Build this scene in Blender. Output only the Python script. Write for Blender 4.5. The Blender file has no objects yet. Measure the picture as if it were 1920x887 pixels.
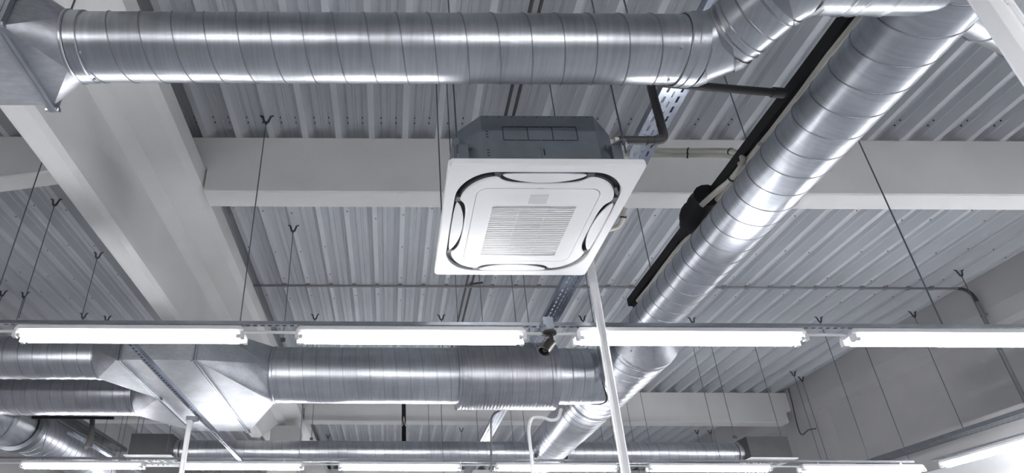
import bpy, math, random
from math import sin, cos, pi, radians, atan, tan
from mathutils import Vector, Matrix
random.seed(7)
SC = bpy.context.scene
COL = SC.collection
EYE = 1.6                      # camera height above the floor
H = 3.97                       # underside of the roof deck above the eye
F, PX, PY, TH, ROLL = 1079.0, 732.0, 650.0, radians(25.25), 0.0045

# ------------------------------------------------------------------ measuring helpers
def ray(x, y):
    dx, dy = x - PX, y - PY
    u = (dx*cos(ROLL) + dy*sin(ROLL))/F
    v = -(-dx*sin(ROLL) + dy*cos(ROLL))/F
    return Vector((u, cos(TH) - v*sin(TH), sin(TH) + v*cos(TH)))
def at(x, y, h=None, X=None, Y=None):
    r = ray(x, y)
    t = h/r.z if h is not None else X/r.x if X is not None else Y/r.y
    return r*t                 # x, y, height above the eye

# ------------------------------------------------------------------ materials
def mat(name, col, rough=0.5, metal=0.0, noise=0.0, nscale=6.0, rvar=0.0, bump=0.0, bscale=30.0,
        emit=None, stretch=None, spec=None):
    m = bpy.data.materials.new(name); m.use_nodes = True
    nt = m.node_tree; N = nt.nodes; L = nt.links
    b = N['Principled BSDF']
    b.inputs['Base Color'].default_value = (*col, 1)
    b.inputs['Roughness'].default_value = rough
    b.inputs['Metallic'].default_value = metal
    if spec is not None: b.inputs['Specular IOR Level'].default_value = spec
    if emit:
        b.inputs['Emission Color'].default_value = (*emit[0], 1)
        b.inputs['Emission Strength'].default_value = emit[1]
    if noise or rvar or bump:
        tc = N.new('ShaderNodeTexCoord'); mp = N.new('ShaderNodeMapping')
        L.new(tc.outputs['Object'], mp.inputs['Vector'])
        if stretch: mp.inputs['Scale'].default_value = stretch
        no = N.new('ShaderNodeTexNoise'); no.inputs['Scale'].default_value = nscale
        no.inputs['Detail'].default_value = 5
        L.new(mp.outputs[0], no.inputs['Vector'])
        if noise:
            mx = N.new('ShaderNodeMapRange')
            mx.inputs['From Min'].default_value = 0.3; mx.inputs['From Max'].default_value = 0.7
            mx.inputs['To Min'].default_value = 1 - noise; mx.inputs['To Max'].default_value = 1 + noise
            L.new(no.outputs['Fac'], mx.inputs['Value'])
            vm = N.new('ShaderNodeVectorMath'); vm.operation = 'SCALE'
            vm.inputs[0].default_value = col
            L.new(mx.outputs[0], vm.inputs['Scale'])
            L.new(vm.outputs[0], b.inputs['Base Color'])
        if rvar:
            n2 = N.new('ShaderNodeTexNoise'); n2.inputs['Scale'].default_value = nscale*2.3
            n2.inputs['Detail'].default_value = 4
            L.new(mp.outputs[0], n2.inputs['Vector'])
            mr = N.new('ShaderNodeMapRange')
            mr.inputs['From Min'].default_value = 0.3; mr.inputs['From Max'].default_value = 0.7
            mr.inputs['To Min'].default_value = max(0.02, rough - rvar); mr.inputs['To Max'].default_value = rough + rvar
            L.new(n2.outputs['Fac'], mr.inputs['Value']); L.new(mr.outputs[0], b.inputs['Roughness'])
        if bump:
            n3 = N.new('ShaderNodeTexNoise'); n3.inputs['Scale'].default_value = bscale
            n3.inputs['Detail'].default_value = 3
            L.new(mp.outputs[0], n3.inputs['Vector'])
            bp = N.new('ShaderNodeBump'); bp.inputs['Strength'].default_value = bump
            bp.inputs['Distance'].default_value = 0.01
            L.new(n3.outputs['Fac'], bp.inputs['Height']); L.new(bp.outputs[0], b.inputs['Normal'])
    return m

def metal(name, col, rough, axis, sheen_band=.5):
    """galvanised sheet: soft highlight bands painted into the colour along the duct, fine brushed streaks round it"""
    m = bpy.data.materials.new(name); m.use_nodes = True
    nt = m.node_tree; N = nt.nodes; L = nt.links; b = N['Principled BSDF']
    b.inputs['Metallic'].default_value = 1
    tc = N.new('ShaderNodeTexCoord')
    def noise(scale, stretch, det=3):
        mp = N.new('ShaderNodeMapping'); mp.inputs['Scale'].default_value = stretch
        L.new(tc.outputs['Object'], mp.inputs['Vector'])
        no = N.new('ShaderNodeTexNoise'); no.inputs['Scale'].default_value = scale; no.inputs['Detail'].default_value = det
        L.new(mp.outputs[0], no.inputs['Vector']); return no.outputs['Fac']
    along = {'x': (.12, 1, 1), 'y': (1, .12, 1), 'n': (.6, .6, .6)}[axis]
    across = {'x': (1, .06, .06), 'y': (.06, 1, .06), 'n': (.3, 1, 1)}[axis]
    def rng(src, lo, hi):
        mr = N.new('ShaderNodeMapRange'); mr.clamp = False
        mr.inputs['From Min'].default_value = .25; mr.inputs['From Max'].default_value = .75
        mr.inputs['To Min'].default_value = lo; mr.inputs['To Max'].default_value = hi
        L.new(src, mr.inputs['Value']); return mr.outputs[0]
    st = rng(noise(60, across, 4), .86, 1.14); cl = rng(noise(5, (1,1,1), 6), .88, 1.12)
    mu = N.new('ShaderNodeMath'); mu.operation = 'MULTIPLY'; L.new(st, mu.inputs[0]); L.new(cl, mu.inputs[1])
    vm = N.new('ShaderNodeVectorMath'); vm.operation = 'SCALE'; vm.inputs[0].default_value = col
    L.new(mu.outputs[0], vm.inputs['Scale']); L.new(vm.outputs[0], b.inputs['Base Color'])
    L.new(rng(noise(9, (1,1,1), 4), rough-.015, rough+.015), b.inputs['Roughness'])
    if sheen_band:  # uneven sheen along the duct, multiplied into the base colour
        bn = rng(noise(9, along, 2), 1-sheen_band, 1+sheen_band)
        m2 = N.new('ShaderNodeMath'); m2.operation = 'MULTIPLY'; L.new(mu.outputs[0], m2.inputs[0]); L.new(bn, m2.inputs[1]); L.new(m2.outputs[0], vm.inputs['Scale'])
    return m

M = {
 'deck': mat('painted_deck', (.52, .54, .57), .45, 0, .04, 1.2, 0, 0),
 'screw': mat('dark_screw', (.03, .03, .035), .5, .3),
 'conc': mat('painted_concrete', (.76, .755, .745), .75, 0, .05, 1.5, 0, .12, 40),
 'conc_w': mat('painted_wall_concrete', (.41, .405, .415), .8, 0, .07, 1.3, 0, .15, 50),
 'white_clad': mat('white_cladding', (.85, .86, .87), .5, 0, .02, 2),
 'floor': mat('floor_concrete', (.28, .29, .31), .45, 0, .08, .8, .1),
 'galv': metal('galvanised_duct', (.45,.47,.50), .33, 'x', .10),
 'galv_y': metal('galvanised_long_duct', (.44,.46,.50), .33, 'y', .10),
 'galv_x': metal('galvanised_sheet', (.43,.445,.475), .46, 'n', .05),
 'galv_s': metal('silencer_sheet', (.36,.37,.39), .36, 'x', .10),
 'galv_d': metal('galvanised_duct_far', (.42,.435,.46), .33, 'x', .08),
 'seam': mat('lock_seam', (.30, .31, .33), .38, 1),
 'steel': mat('zinc_strut', (.46, .48, .52), .28, 1, .08, 9),
 'steel_l': mat('bright_strut', (.50, .54, .62), .22, 1, .10, 9),
 'tray_dark': mat('dark_tray', (.16, .17, .19), .45, .8, .1, 9),
 'rod': mat('threaded_rod', (.16, .19, .22), .4, .8),
 'bracket': mat('hanger_bracket', (.10, .11, .12), .45, .8),
 'casing': mat('casing_sheet', (.27, .30, .33), .42, .75, .10, 8, .06),
 'black': mat('black_insulation', (.008, .008, .010), .8),
 'pipe_grey': mat('dark_grey_pipe', (.055, .053, .055), .55),
 'pipe_mid': mat('mid_grey_pipe', (.22, .22, .23), .5),
 'cream': mat('cream_hose', (.62, .60, .54), .6, 0, .05, 12),
 'white': mat('white_enamel', (.86, .87, .88), .35),
 'white_pl': mat('white_plastic', (.88, .885, .89), .38),
 'white_flap': mat('white_flap', (.88, .885, .89), .3),
 'grille_in': mat('grille_cavity', (.06, .055, .05), .8),
 'groove': mat('groove_dark', (.018, .018, .02), .6),
 'groove_g': mat('groove_grey', (.09, .092, .10), .5),
 'line': mat('panel_joint', (.10, .10, .11), .6),
 'window': mat('receiver_window', (.70, .71, .71), .3),
 'tube': mat('fluorescent_tube', (.9, .9, .9), .3, emit=((.985, .985, 1.0), 26.0)),
 'cap': mat('tube_cap', (.75, .76, .78), .4),
 'cam': mat('bronze_camera_body', (.06, .055, .05), .42, .5),
 'lens': mat('camera_lens', (.01, .01, .012), .1),
 'box': mat('grey_plenum', (.085, .088, .092), .5, .4, .06, 7),
 'diff': mat('diffuser_plate', (.85, .86, .87), .4),
}

# ------------------------------------------------------------------ mesh builder
class MB:
    def __init__(s): s.v = []; s.f = []; s.m = []
    def quadbox(s, x0, x1, y0, y1, z0, z1, mi=0):
        b = len(s.v)
        s.v += [(x0,y0,z0),(x1,y0,z0),(x1,y1,z0),(x0,y1,z0),(x0,y0,z1),(x1,y0,z1),(x1,y1,z1),(x0,y1,z1)]
        for q in ((0,3,2,1),(4,5,6,7),(0,1,5,4),(1,2,6,5),(2,3,7,6),(3,0,4,7)):
            s.f.append(tuple(b+i for i in q)); s.m.append(mi)
        return s
    def bar(s, a, c, w, t, up=(0,0,1), mi=0):
        a = Vector(a); c = Vector(c); d = (c-a).normalized(); up = Vector(up)
        if abs(d.dot(up)) > .98: up = Vector((1,0,0))
        sx = d.cross(up).normalized()*w/2; sz = sx.cross(d).normalized()*t/2
        b = len(s.v)
        for p in (a, c):
            for q in (-sx-sz, sx-sz, sx+sz, -sx+sz): s.v.append(tuple(p+q))
        for q in ((0,1,2,3),(7,6,5,4),(0,4,5,1),(1,5,6,2),(2,6,7,3),(3,7,4,0)):
            s.f.append(tuple(b+i for i in q)); s.m.append(mi)
        return s
    def ring(s, pts): 
        b = len(s.v); s.v += [tuple(p) for p in pts]; return b
    def bridge(s, b0, b1, n, mi=0, closed=True):
        for i in range(n if closed else n-1):
            j = (i+1) % n
            s.f.append((b0+i, b0+j, b1+j, b1+i)); s.m.append(mi)
    def cap(s, b, n, flip=False, mi=0):
        q = tuple(range(b, b+n)); s.f.append(q[::-1] if flip else q); s.m.append(mi)
    def lathe(s, o, d, prof, n=40, caps=(True, True), mi=0):
        o = Vector(o); d = Vector(d).normalized()
        up = Vector((0,0,1)) if abs(d.z) < .9 else Vector((0,1,0))
        e1 = d.cross(up).normalized(); e2 = e1.cross(d)
        rb = []
        for (t, r) in prof:
            rb.append(s.ring([o + d*t + (e1*cos(2*pi*i/n) + e2*sin(2*pi*i/n))*r for i in range(n)]))
        for a, b in zip(rb, rb[1:]): s.bridge(a, b, n, mi)
        if caps[0]: s.cap(rb[0], n, True, mi)
        if caps[1]: s.cap(rb[-1], n, False, mi)
        return s
    def sweep(s, pts, r, n=12, caps=True, mi=0):
        pts = [Vector(p) for p in pts]
        d = (pts[1]-pts[0]).normalized()
        up = Vector((0,0,1)) if abs(d.z) < .9 else Vector((0,1,0))
        e1 = d.cross(up).normalized(); e2 = e1.cross(d)
        base = [(e1*cos(2*pi*i/n) + e2*sin(2*pi*i/n))*r for i in range(n)]
        rb = [s.ring([pts[0]+q for q in base])]
        for k in range(1, len(pts)):
            d = (pts[k]-pts[k-1]).normalized()
            if k < len(pts)-1:
                d2 = (pts[k+1]-pts[k]).normalized(); nn = (d+d2).normalized()
            else: d2 = d; nn = d
            rb.append(s.ring([pts[k] + q - d*(q.dot(nn)/max(.2, d.dot(nn))) for q in base]))
            if d2 != d:
                R = d.rotation_difference(d2).to_matrix(); base = [R @ q for q in base]
        for a, b in zip(rb, rb[1:]): s.bridge(a, b, n, mi)
        if caps: s.cap(rb[0], n, True, mi); s.cap(rb[-1], n, False, mi)
        return s
    def build(s, name, m, parent=None, smooth=True, eye=True, angle=35):
        me = bpy.data.meshes.new(name)
        off = Vector((0, 0, EYE if eye else 0))
        q_ = parent
        while q_ is not None: off = off - q_.location; q_ = q_.parent
        me.from_pydata([tuple(Vector(p)+off) for p in s.v], [], s.f)
        ms = m if isinstance(m, (list, tuple)) else [m]
        for q in ms: me.materials.append(M[q] if isinstance(q, str) else q)
        for p, i in zip(me.polygons, s.m): p.material_index = i
        me.validate()
        if smooth:
            for p in me.polygons: p.use_smooth = True
            me.set_sharp_from_angle(angle=radians(angle))
        me.update()
        import bmesh as _b
        bm = _b.new(); bm.from_mesh(me); _b.ops.recalc_face_normals(bm, faces=bm.faces); bm.to_mesh(me); bm.free()
        o = bpy.data.objects.new(name, me); COL.objects.link(o)
        if parent is not None: o.parent = parent
        return o

def tag(o, label, cat, group=None):
    o['label'] = label; o['category'] = cat
    if group: o['group'] = group
    return o
def thing(name, loc, label, cat, group=None):
    o = bpy.data.objects.new(name, None); COL.objects.link(o)
    o.empty_display_size = .1
    o.location = (loc[0], loc[1], loc[2]+EYE)
    return tag(o, label, cat, group)
def struct(o): o['kind'] = 'structure'; return o
def origin(o, p=None):
    """put a single-mesh object's origin at its base centre"""
    me = o.data
    xs = [v.co for v in me.vertices]
    c = Vector(((min(v.x for v in xs)+max(v.x for v in xs))/2, (min(v.y for v in xs)+max(v.y for v in xs))/2, min(v.z for v in xs)))
    me.transform(Matrix.Translation(-c)); o.location = o.location + c
    return o
def copy_tree(o, loc, label=None, parent=None):
    c = o.copy(); COL.objects.link(c)
    if parent: c.parent = parent
    else:
        c.location = loc
        if label: c['label'] = label
    for ch in list(o.children): copy_tree(ch, None, None, c)
    return c

# ------------------------------------------------------------------ the room
FL = -EYE
XL, XR, YN, YF = -6.02, 7.80, -6.0, 17.4
b = MB(); b.quadbox(XL-.3, XR+.4, YN-.3, YF+.3, FL-.15, FL); struct(b.build('floor', 'floor', smooth=False))
# trapezoidal roof deck: narrow lower flanges, deep recesses between them
PIT = .3035; X0 = .429
prof = []
k0 = int(math.floor((XL-X0)/PIT))-1; k1 = int(math.ceil((XR-X0)/PIT))+1
for k in range(k0, k1+1):
    c = X0 + k*PIT
    for dx, dz in ((-.090,.135),(-.072,.090),(-.064,.084),(-.026,0),(.026,0),(.064,.084),(.072,.090),(.090,.135),
                   (PIT/2-.016,.135),(PIT/2-.008,.145),(PIT/2+.008,.145),(PIT/2+.016,.135)):
        prof.append((c+dx, H+dz))
prof = [p for p in prof if XL-.25 < p[0] < XR+.35]
b = MB()
segs = [YN-.2, .6, 5.2, 10.6, 14.0, YF+.2]
n = len(prof)
for y0, y1 in zip(segs, segs[1:]):
    r0 = b.ring([(x, y0, z) for x, z in prof]); r1 = b.ring([(x, y1, z) for x, z in prof])
    b.bridge(r0, r1, n, 0, closed=False)
# fixings of the sheets at the beams and along the laps
def fix(x, y, z, r=.006):
    b.lathe((x, y, z+.004), (0,0,-1), [(0, r), (.012, r)], 6, mi=1)
for k in range(k0+1, k1):
    c = X0 + k*PIT
    if c < XL or c > XR: continue
    for (yb) in (3.88, 3.82, 10.37, 10.31):
        fix(c+.084, yb, H+.118, .006); fix(c-.084, yb, H+.118, .006)
    for yb in (1.9, 5.0, 5.75, 6.35, 6.8, 7.7, 8.5, 9.3, 12., 13.):
        if random.random() < .75: fix(c+.01, yb+random.uniform(-.12,.12), H, .006)
b.quadbox(XL-.3, XR+.4, YN-.3, YF+.3, H+.19, H+.25)
struct(b.build('ceiling', ['deck', 'screw'], smooth=False))

# outer walls
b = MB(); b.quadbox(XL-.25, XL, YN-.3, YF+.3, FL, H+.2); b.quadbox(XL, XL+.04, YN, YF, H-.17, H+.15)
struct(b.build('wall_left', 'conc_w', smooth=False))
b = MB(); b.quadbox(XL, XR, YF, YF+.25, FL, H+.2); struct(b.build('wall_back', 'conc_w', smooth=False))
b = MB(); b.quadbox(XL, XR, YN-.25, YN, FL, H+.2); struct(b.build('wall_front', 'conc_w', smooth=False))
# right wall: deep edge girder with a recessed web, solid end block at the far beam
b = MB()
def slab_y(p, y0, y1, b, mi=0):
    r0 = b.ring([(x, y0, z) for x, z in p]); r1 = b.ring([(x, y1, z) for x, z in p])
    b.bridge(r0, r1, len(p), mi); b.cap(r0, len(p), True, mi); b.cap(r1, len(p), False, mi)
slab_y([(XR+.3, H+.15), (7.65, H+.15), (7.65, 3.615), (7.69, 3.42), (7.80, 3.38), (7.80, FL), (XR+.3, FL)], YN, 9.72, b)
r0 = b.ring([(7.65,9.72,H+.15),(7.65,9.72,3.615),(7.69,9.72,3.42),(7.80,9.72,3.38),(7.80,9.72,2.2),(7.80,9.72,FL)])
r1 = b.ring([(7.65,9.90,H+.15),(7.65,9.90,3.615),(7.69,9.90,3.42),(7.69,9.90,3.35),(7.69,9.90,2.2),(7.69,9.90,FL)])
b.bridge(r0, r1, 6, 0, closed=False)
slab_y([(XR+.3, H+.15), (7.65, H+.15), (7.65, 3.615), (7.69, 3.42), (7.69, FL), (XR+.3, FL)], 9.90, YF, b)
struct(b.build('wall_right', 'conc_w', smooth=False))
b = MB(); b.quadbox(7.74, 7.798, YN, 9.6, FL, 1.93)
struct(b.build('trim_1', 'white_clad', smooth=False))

# main T girder running away from the camera
b = MB()
G = [(-1.65, 3.60), (-1.65, 3.41), (-1.72, 3.37), (-1.96, 3.33), (-2.05, 3.22), (-2.05, 2.655), (-2.085, 2.62), (-2.225, 2.62), (-2.25, 2.645),
     (-2.25, 3.22), (-2.34, 3.33), (-2.58, 3.37), (-2.65, 3.41), (-2.65, 3.60), (-2.25, 3.602), (-2.25, H-.002), (-2.05, H-.002), (-2.05, 3.602)]
slab_y(G, YN+.02, 9.0, b)
r0 = b.ring([(x, 9.0, z) for x, z in G]); r1 = b.ring([(x, 10.1, max(z, 3.20)) for x, z in G]); b.bridge(r0, r1, len(G))
slab_y([(x, max(z, 3.20)) for x, z in G], 10.1, YF-.02, b)
o = origin(b.build('concrete_girder', 'conc', smooth=False))
tag(o, 'deep white concrete roof girder running diagonally away at the left', 'girder')

def beam(x0, x1, y0, y1, zb, label, notch=None, z1=None):
    b = MB()
    w = .0
    zb1 = zb if z1 is None else z1
    c = .012
    nl, nr = notch or (0, 0)
    def sec(x, z): return [(x,y0,H-.002),(x,y0,z+c),(x,y0+c,z),(x,y1-c,z),(x,y1,z+c),(x,y1,H-.002)]
    xs = [(x0, 3.60), (x0+nl, 3.60)] if nl else [(x0, zb)]
    if nl: xs.append((x0+nl+.0005, zb))
    if nr: xs += [(x1-nr-.0005, zb1), (x1-nr, 3.60), (x1, 3.60)]
    else: xs.append((x1, zb1))
    xs = [(x, 3.605 if z == 3.60 else z) for x, z in xs]
    rr = [b.ring(sec(x, z)) for x, z in xs]
    for p, q in zip(rr, rr[1:]): b.bridge(p, q, 6)
    b.cap(rr[0], 6, True); b.cap(rr[-1], 6, False)
    o = origin(b.build('concrete_beam', 'conc', smooth=False))
    return tag(o, label, 'beam')
beam(-2.04, 7.645, 3.949, 4.16, 3.345, 'white concrete cross beam crossing the picture behind the white air conditioner', (.41, .1))
beam(-6.0, -2.26, 3.949, 4.13, 3.03, 'short pale concrete beam with sloping underside, left of the main girder', None, 3.70)
beam(-2.04, 7.645, 10.436, 10.69, 3.37, 'far pale concrete cross beam, low in the picture behind the branching ducts', (.41, .1))
beam(-6.0, -2.26, 10.436, 10.69, 3.37, 'far concrete beam low at the left behind the paired round ducts', (0, .42))
beam(-2.04, 7.645, 16.9, 17.1, 3.37, 'farthest cross beam before the back wall, hidden beyond the far lights', (.41, .1))
beam(-2.04, 7.645, -2.55, -2.3, 3.37, 'concrete cross beam behind the camera position', (.41, .1))

b = MB(); b.quadbox(-2.19, -1.68, 10.2, 10.72, FL, 3.195)
tag(origin(b.build('concrete_column', 'conc', smooth=False)), 'pale concrete column head under the far end of the main girder', 'column')
# ------------------------------------------------------------------ ducts
def spiral(o, d, L, r, parent, pitch=.137, phase=0., t0=0., bead=.0035, n=40, name='spiral_seam'):
    o = Vector(o); d = Vector(d).normalized()
    up = Vector((0,0,1)); e1 = d.cross(up).normalized(); e2 = e1.cross(d)
    # right-handed helix about d
    e2 = d.cross(e1)
    b = MB(); turns = (L-t0)/pitch; N = int(turns*n)
    prev = None
    for i in range(N+1):
        t = t0 + pitch*i/n; a = 2*pi*i/n + phase
        rad = e1*cos(a) + e2*sin(a)
        p = o + d*t
        cur = b.ring([p+rad*(r-.001)-d*.0036, p+rad*(r+bead)-d*.0018, p+rad*(r+bead)+d*.0018, p+rad*(r-.001)+d*.0036])
        if prev is not None: b.bridge(prev, cur, 4, 0, closed=False)
        prev = cur
    return b.build(name, 'seam', parent, angle=60)

def collar(o, d, t0, t1, r, parent, n=48, name='collar', m='galv'):
    b = MB()
    e = .006
    b.lathe(o, d, [(t0, r+.001), (t0+.004, r+e), (t1-.004, r+e), (t1, r+.001)], n, (False, False))
    return b.build(name, m, parent)
def screws(parent, o, d, t, r, angs, name='screw'):
    o = Vector(o); d = Vector(d).normalized(); up = Vector((0,0,1))
    e1 = d.cross(up).normalized(); e2 = e1.cross(d)
    for a in angs:
        rad = e1*cos(a)+e2*sin(a)
        b = MB(); b.lathe(o+d*t+rad*(r-.002), rad, [(0,.007),(.008,.006),(.010,.003)], 8)
        b.build(name, 'steel', parent)

def transition(rect, circ_c, circ_d, r, parent, m='galv_x', n=12, name='transition', lip=.05):
    """rect: four corner points in order; circle centre/dir/radius; flat triangles with cone corners"""
    c = Vector(circ_c); d = Vector(circ_d).normalized()
    R = [Vector(p) for p in rect]; rc = sum(R, Vector())/4
    up = Vector((0,0,1)); e1 = d.cross(up).normalized(); e2 = e1.cross(d)
    def ang(p):
        q = p-rc; return math.atan2(q.dot(e2), q.dot(e1))
    R.sort(key=ang)
    b = MB(); rv = [b.ring([p]) for p in R]
    # corner i is paired with the quarter arc centred on 45, 135 .. degrees
    arcs = []
    cnt = 4*n
    cb = b.ring([c + (e1*cos(a)+e2*sin(a))*r for a in [-pi + 2*pi*i/cnt for i in range(cnt)]])
    for k in range(4):
        s = k*n; idx = [cb+(s+j) % cnt for j in range(n+1)]
        # each cone corner and each flat side is its own folded facet
        fan = b.ring([R[k]]+[b.v[i] for i in idx])
        for j in range(n): b.f.append((fan, fan+2+j, fan+1+j)); b.m.append(0)
        k2 = (k+1) % 4
        q_ = b.ring([R[k], R[k2], b.v[cb+((k+1)*n) % cnt]]); b.f.append((q_, q_+1, q_+2)); b.m.append(0)
    return b.build(name, m, parent, angle=22)

# --- duct 1: across the top of the picture
h1, r1 = 2.28, .140; y1d = 1.743
d1 = thing('round_duct', (0, y1d, h1-r1), 'large round spiral duct crossing the top of the picture, elbow at its right end', 'duct', None)
b = MB(); b.lathe((-1.40, y1d, h1), (1,0,0), [(0,r1),(2.705,r1)], 64, (False, False)); b.build('duct_pipe', 'galv', d1)
spiral((-1.33, y1d, h1), (1,0,0), 2.55, r1, d1, phase=.6)
collar((-1.40, y1d, h1), (1,0,0), 0.0, .016, r1+.004, d1); collar((-1.40, y1d, h1), (1,0,0), .016, .075, r1, d1, name='sleeve')
screws(d1, (-1.40,y1d,h1), (1,0,0), .085, r1, (-2.65, -1.05, -2.0))
screws(d1, (-1.40,y1d,h1), (1,0,0), 2.62, r1, (-2.75, -.85, -1.9))
collar((-1.40, y1d, h1), (1,0,0), 2.66, 2.705, r1+.002, d1, name='sleeve')
# offset: two mitred elbows
E = [(1.30, y1d, h1), (1.355, y1d, h1), (1.455, 1.680, h1), (1.505, 1.585, h1), (1.56, 1.48, h1), (1.645, 1.408, h1), (1.78, 1.408, h1), (2.22, 1.408, h1)]
for i, (p, q) in enumerate(zip(E, E[1:])):
    pass
b = MB(); b.sweep(E[:4], r1+.001, 56, False); b.build('elbow', 'galv', d1, angle=12)
b = MB(); b.sweep(E[3:], r1+.001, 56, False); b.build('elbow', 'galv', d1, angle=12)
def miter_band(pts, k, r, parent, w=.012):
    a = Vector(pts[k]); dp = (a-Vector(pts[k-1])).normalized(); dn = (Vector(pts[k+1])-a).normalized()
    b = MB(); b.sweep([a-dp*w, a, a+dn*w], r+.007, 56, False); b.build('elbow_seam', 'seam', parent, angle=12)
for k in (1, 2, 4, 5): miter_band(E, k, r1, d1, .006)
de = (Vector(E[3])-Vector(E[2])).normalized()
for t in (.025, .055): b = MB(); b.lathe(Vector(E[2])+de*t, de, [(0,r1),(.003,r1+.008),(.012,r1+.008),(.015,r1)], 56, (False,False)); b.build('collar', 'galv', d1)
for t in (.12, .19): b = MB(); b.lathe(Vector(E[2])+de*t, de, [(0,r1),(.003,r1+.004),(.006,r1+.004),(.009,r1)], 56, (False,False)); b.build('spiral_seam', 'seam', d1)
collar((1.29,y1d,h1), (1,0,0), 0, .05, r1+.006, d1, name='sleeve')
b = MB(); b.lathe((1.78,1.408,h1), (1,0,0), [(0,r1),(.27,r1)], 56, (False, False)); b.build('duct_pipe', 'galv', d1)
for t in (.0, .05, .16): collar((1.78,1.408,h1), (1,0,0), t, t+.012, r1, d1)
# rectangular end at the left with flange
xf = -1.57; ya, yb_, za, zb_ = 1.544, 1.943, 2.148, 2.44
transition([(xf,ya,za),(xf,yb_,za),(xf,yb_,zb_),(xf,ya,zb_)], (-1.40,y1d,h1), (1,0,0), r1, d1)
b = MB(); b.quadbox(-3.0, xf-.03, ya, yb_, za, zb_); b.build('square_duct', 'galv_x', d1, smooth=False)
def flange(x, y0, y1, z0, z1, parent, w=.022, t=.018, both=True):
    b = MB()
    for dx in ((-.02, 0.0) if both else (0.0,)):
        b.quadbox(x+dx, x+dx+t, y0-w, y1+w, z0-w, z0+.002); b.quadbox(x+dx, x+dx+t, y0-w, y1+w, z1-.002, z1+w)
        b.quadbox(x+dx, x+dx+t, y0-w, y0+.002, z0, z1); b.quadbox(x+dx, x+dx+t, y1-.002, y1+w, z0, z1)
    fl_ = b.build('flange', 'steel', parent, smooth=False)
    for yy in (y0-w*.6, y1+w*.6):
        bb = MB(); bb.lathe((x-.035, yy, z0-w*.6), (1,0,0), [(0,.008),(.05,.008),(.055,.012),(.065,.012)], 6); bb.build('bolt', 'steel', fl_)
flange(xf-.005, ya, yb_, za, zb_, d1)

# --- big diagonal duct, upper run
xb, hb, rb = 2.22, 2.30, .176
d2 = thing('round_duct', (xb, 2, hb-rb), 'long slanting spiral duct running from top right down to the branching fitting', 'duct')
yend = 4.40
b = MB(); b.lathe((xb, -3.5, hb), (0,1,0), [(0,rb),(yend+3.5,rb)], 72, (True, False)); b.build('duct_pipe', 'galv_y', d2)
spiral((xb, -.5, hb), (0,1,0), yend+.45, rb, d2, phase=1.2)
screws(d2, (xb,0,hb), (0,1,0), 3.6, rb, (-1.9,)); screws(d2, (xb,0,hb), (0,1,0), 4.62, rb, (-2.1,))
# --- tee fitting and lower run
xt, ht, rt = 2.365, 2.325, .281
Yc = at(1235, 692, h=ht-rt).y
d3 = thing('tee_duct', (xt, 6, ht-rt), 'thick slanting duct fitting where the long slanting duct meets the silencer duct', 'duct')
b = MB(); b.lathe((xt, Yc, ht), (0,1,0), [(0,rt),(2.55,rt)], 72, (False, False)); b.build('duct_pipe', 'galv_y', d3)
spiral((xt, Yc+.05, ht), (0,1,0), 1.95, rt, d3, phase=.3)
collar((xt, Yc, ht), (0,1,0), .035, .047, rt, d3)
YT = 5.70
ym = at(1085, 787, h=ht-rt).y
collar((xt, ym, ht), (0,1,0), 0, .018, rt+.006, d3, m='tray_dark')
b = MB(); b.lathe((xt, ym+.02, ht), (0,1,0), [(0,rt-.006),(8.95-ym,rt-.006)], 72, (False, True)); b.build('duct_pipe', 'galv_y', d3)
spiral((xt, ym+.03, ht), (0,1,0), 8.9-ym, rt-.006, d3, phase=.9)
b = MB(); n = 72
def circ(x, y, z, r): return [(x+r*cos(2*pi*i/n), y, z+r*sin(2*pi*i/n)) for i in range(n)]
q = [b.ring(circ(xb, 4.36, hb, rb+.002)), b.ring(circ(xb, 4.42, hb, rb+.003)), b.ring(circ(xt, Yc-.03, ht, rt+.001)), b.ring(circ(xt, Yc+.02, ht, rt+.002))]
for u, v in zip(q, q[1:]): b.bridge(u, v, n)
b.build('reducer', 'galv_x', d3, angle=12)
collar((xb, 4.36, hb), (0,1,0), -.012, 0, rb, d3)
# --- middle duct with silencer
hm, rm = 2.345, .300
d4 = thing('round_duct', (.3, YT, hm-rm), 'wide spiral duct right of the square sheet duct, leading into the ribbed silencer', 'duct')
b = MB(); b.lathe((-1.22, YT, hm), (1,0,0), [(0,rm),(1.925,rm)], 72, (False, False)); b.build('duct_pipe', 'galv', d4)
spiral((-1.17, YT, hm), (1,0,0), 1.87, rm, d4, phase=.2)
collar((-1.24, YT, hm), (1,0,0), 0, .03, rm+.003, d4)
# tee branch: saddle flare onto the main
b = MB(); b.lathe((1.72, YT, hm), (1,0,0), [(0,rm),(.38,rm),(.385,rm)], 72, (False, False)); b.build('branch_pipe', 'galv', d4)
for t in (.10, .22, .32): collar((1.76, YT, hm), (1,0,0), t, t+.010, rm, d4)
b = MB(); n = 72; ra = []; rc = []
for i in range(n):
    a = 2*pi*i/n; yy = cos(a); zz = sin(a)
    ra.append((2.09, YT+rm*yy, hm+rm*zz))
    R = rm+.075*abs(yy); dz = hm + min(rm, rt+.012)*zz*.97 - ht
    x = xt - math.sqrt(max(0, (rt+.014)**2 - dz*dz))
    rc.append((max(2.10, x-.004), YT+R*yy, ht+dz))
a0 = b.ring(ra); c0 = b.ring(rc); b.bridge(a0, c0, n)
lip = [(min(x+.03, xt), YT+(y-YT)*1.10, z) for x, y, z in rc]
l0 = b.ring(lip); b.bridge(c0, l0, n)
b.build('saddle', 'galv', d4, angle=25)
b = MB(); b.sweep([lip[i % n] for i in range(0, n+1, 2)], .009, 8, False); b.build('saddle_edge', 'black', d4)
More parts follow.
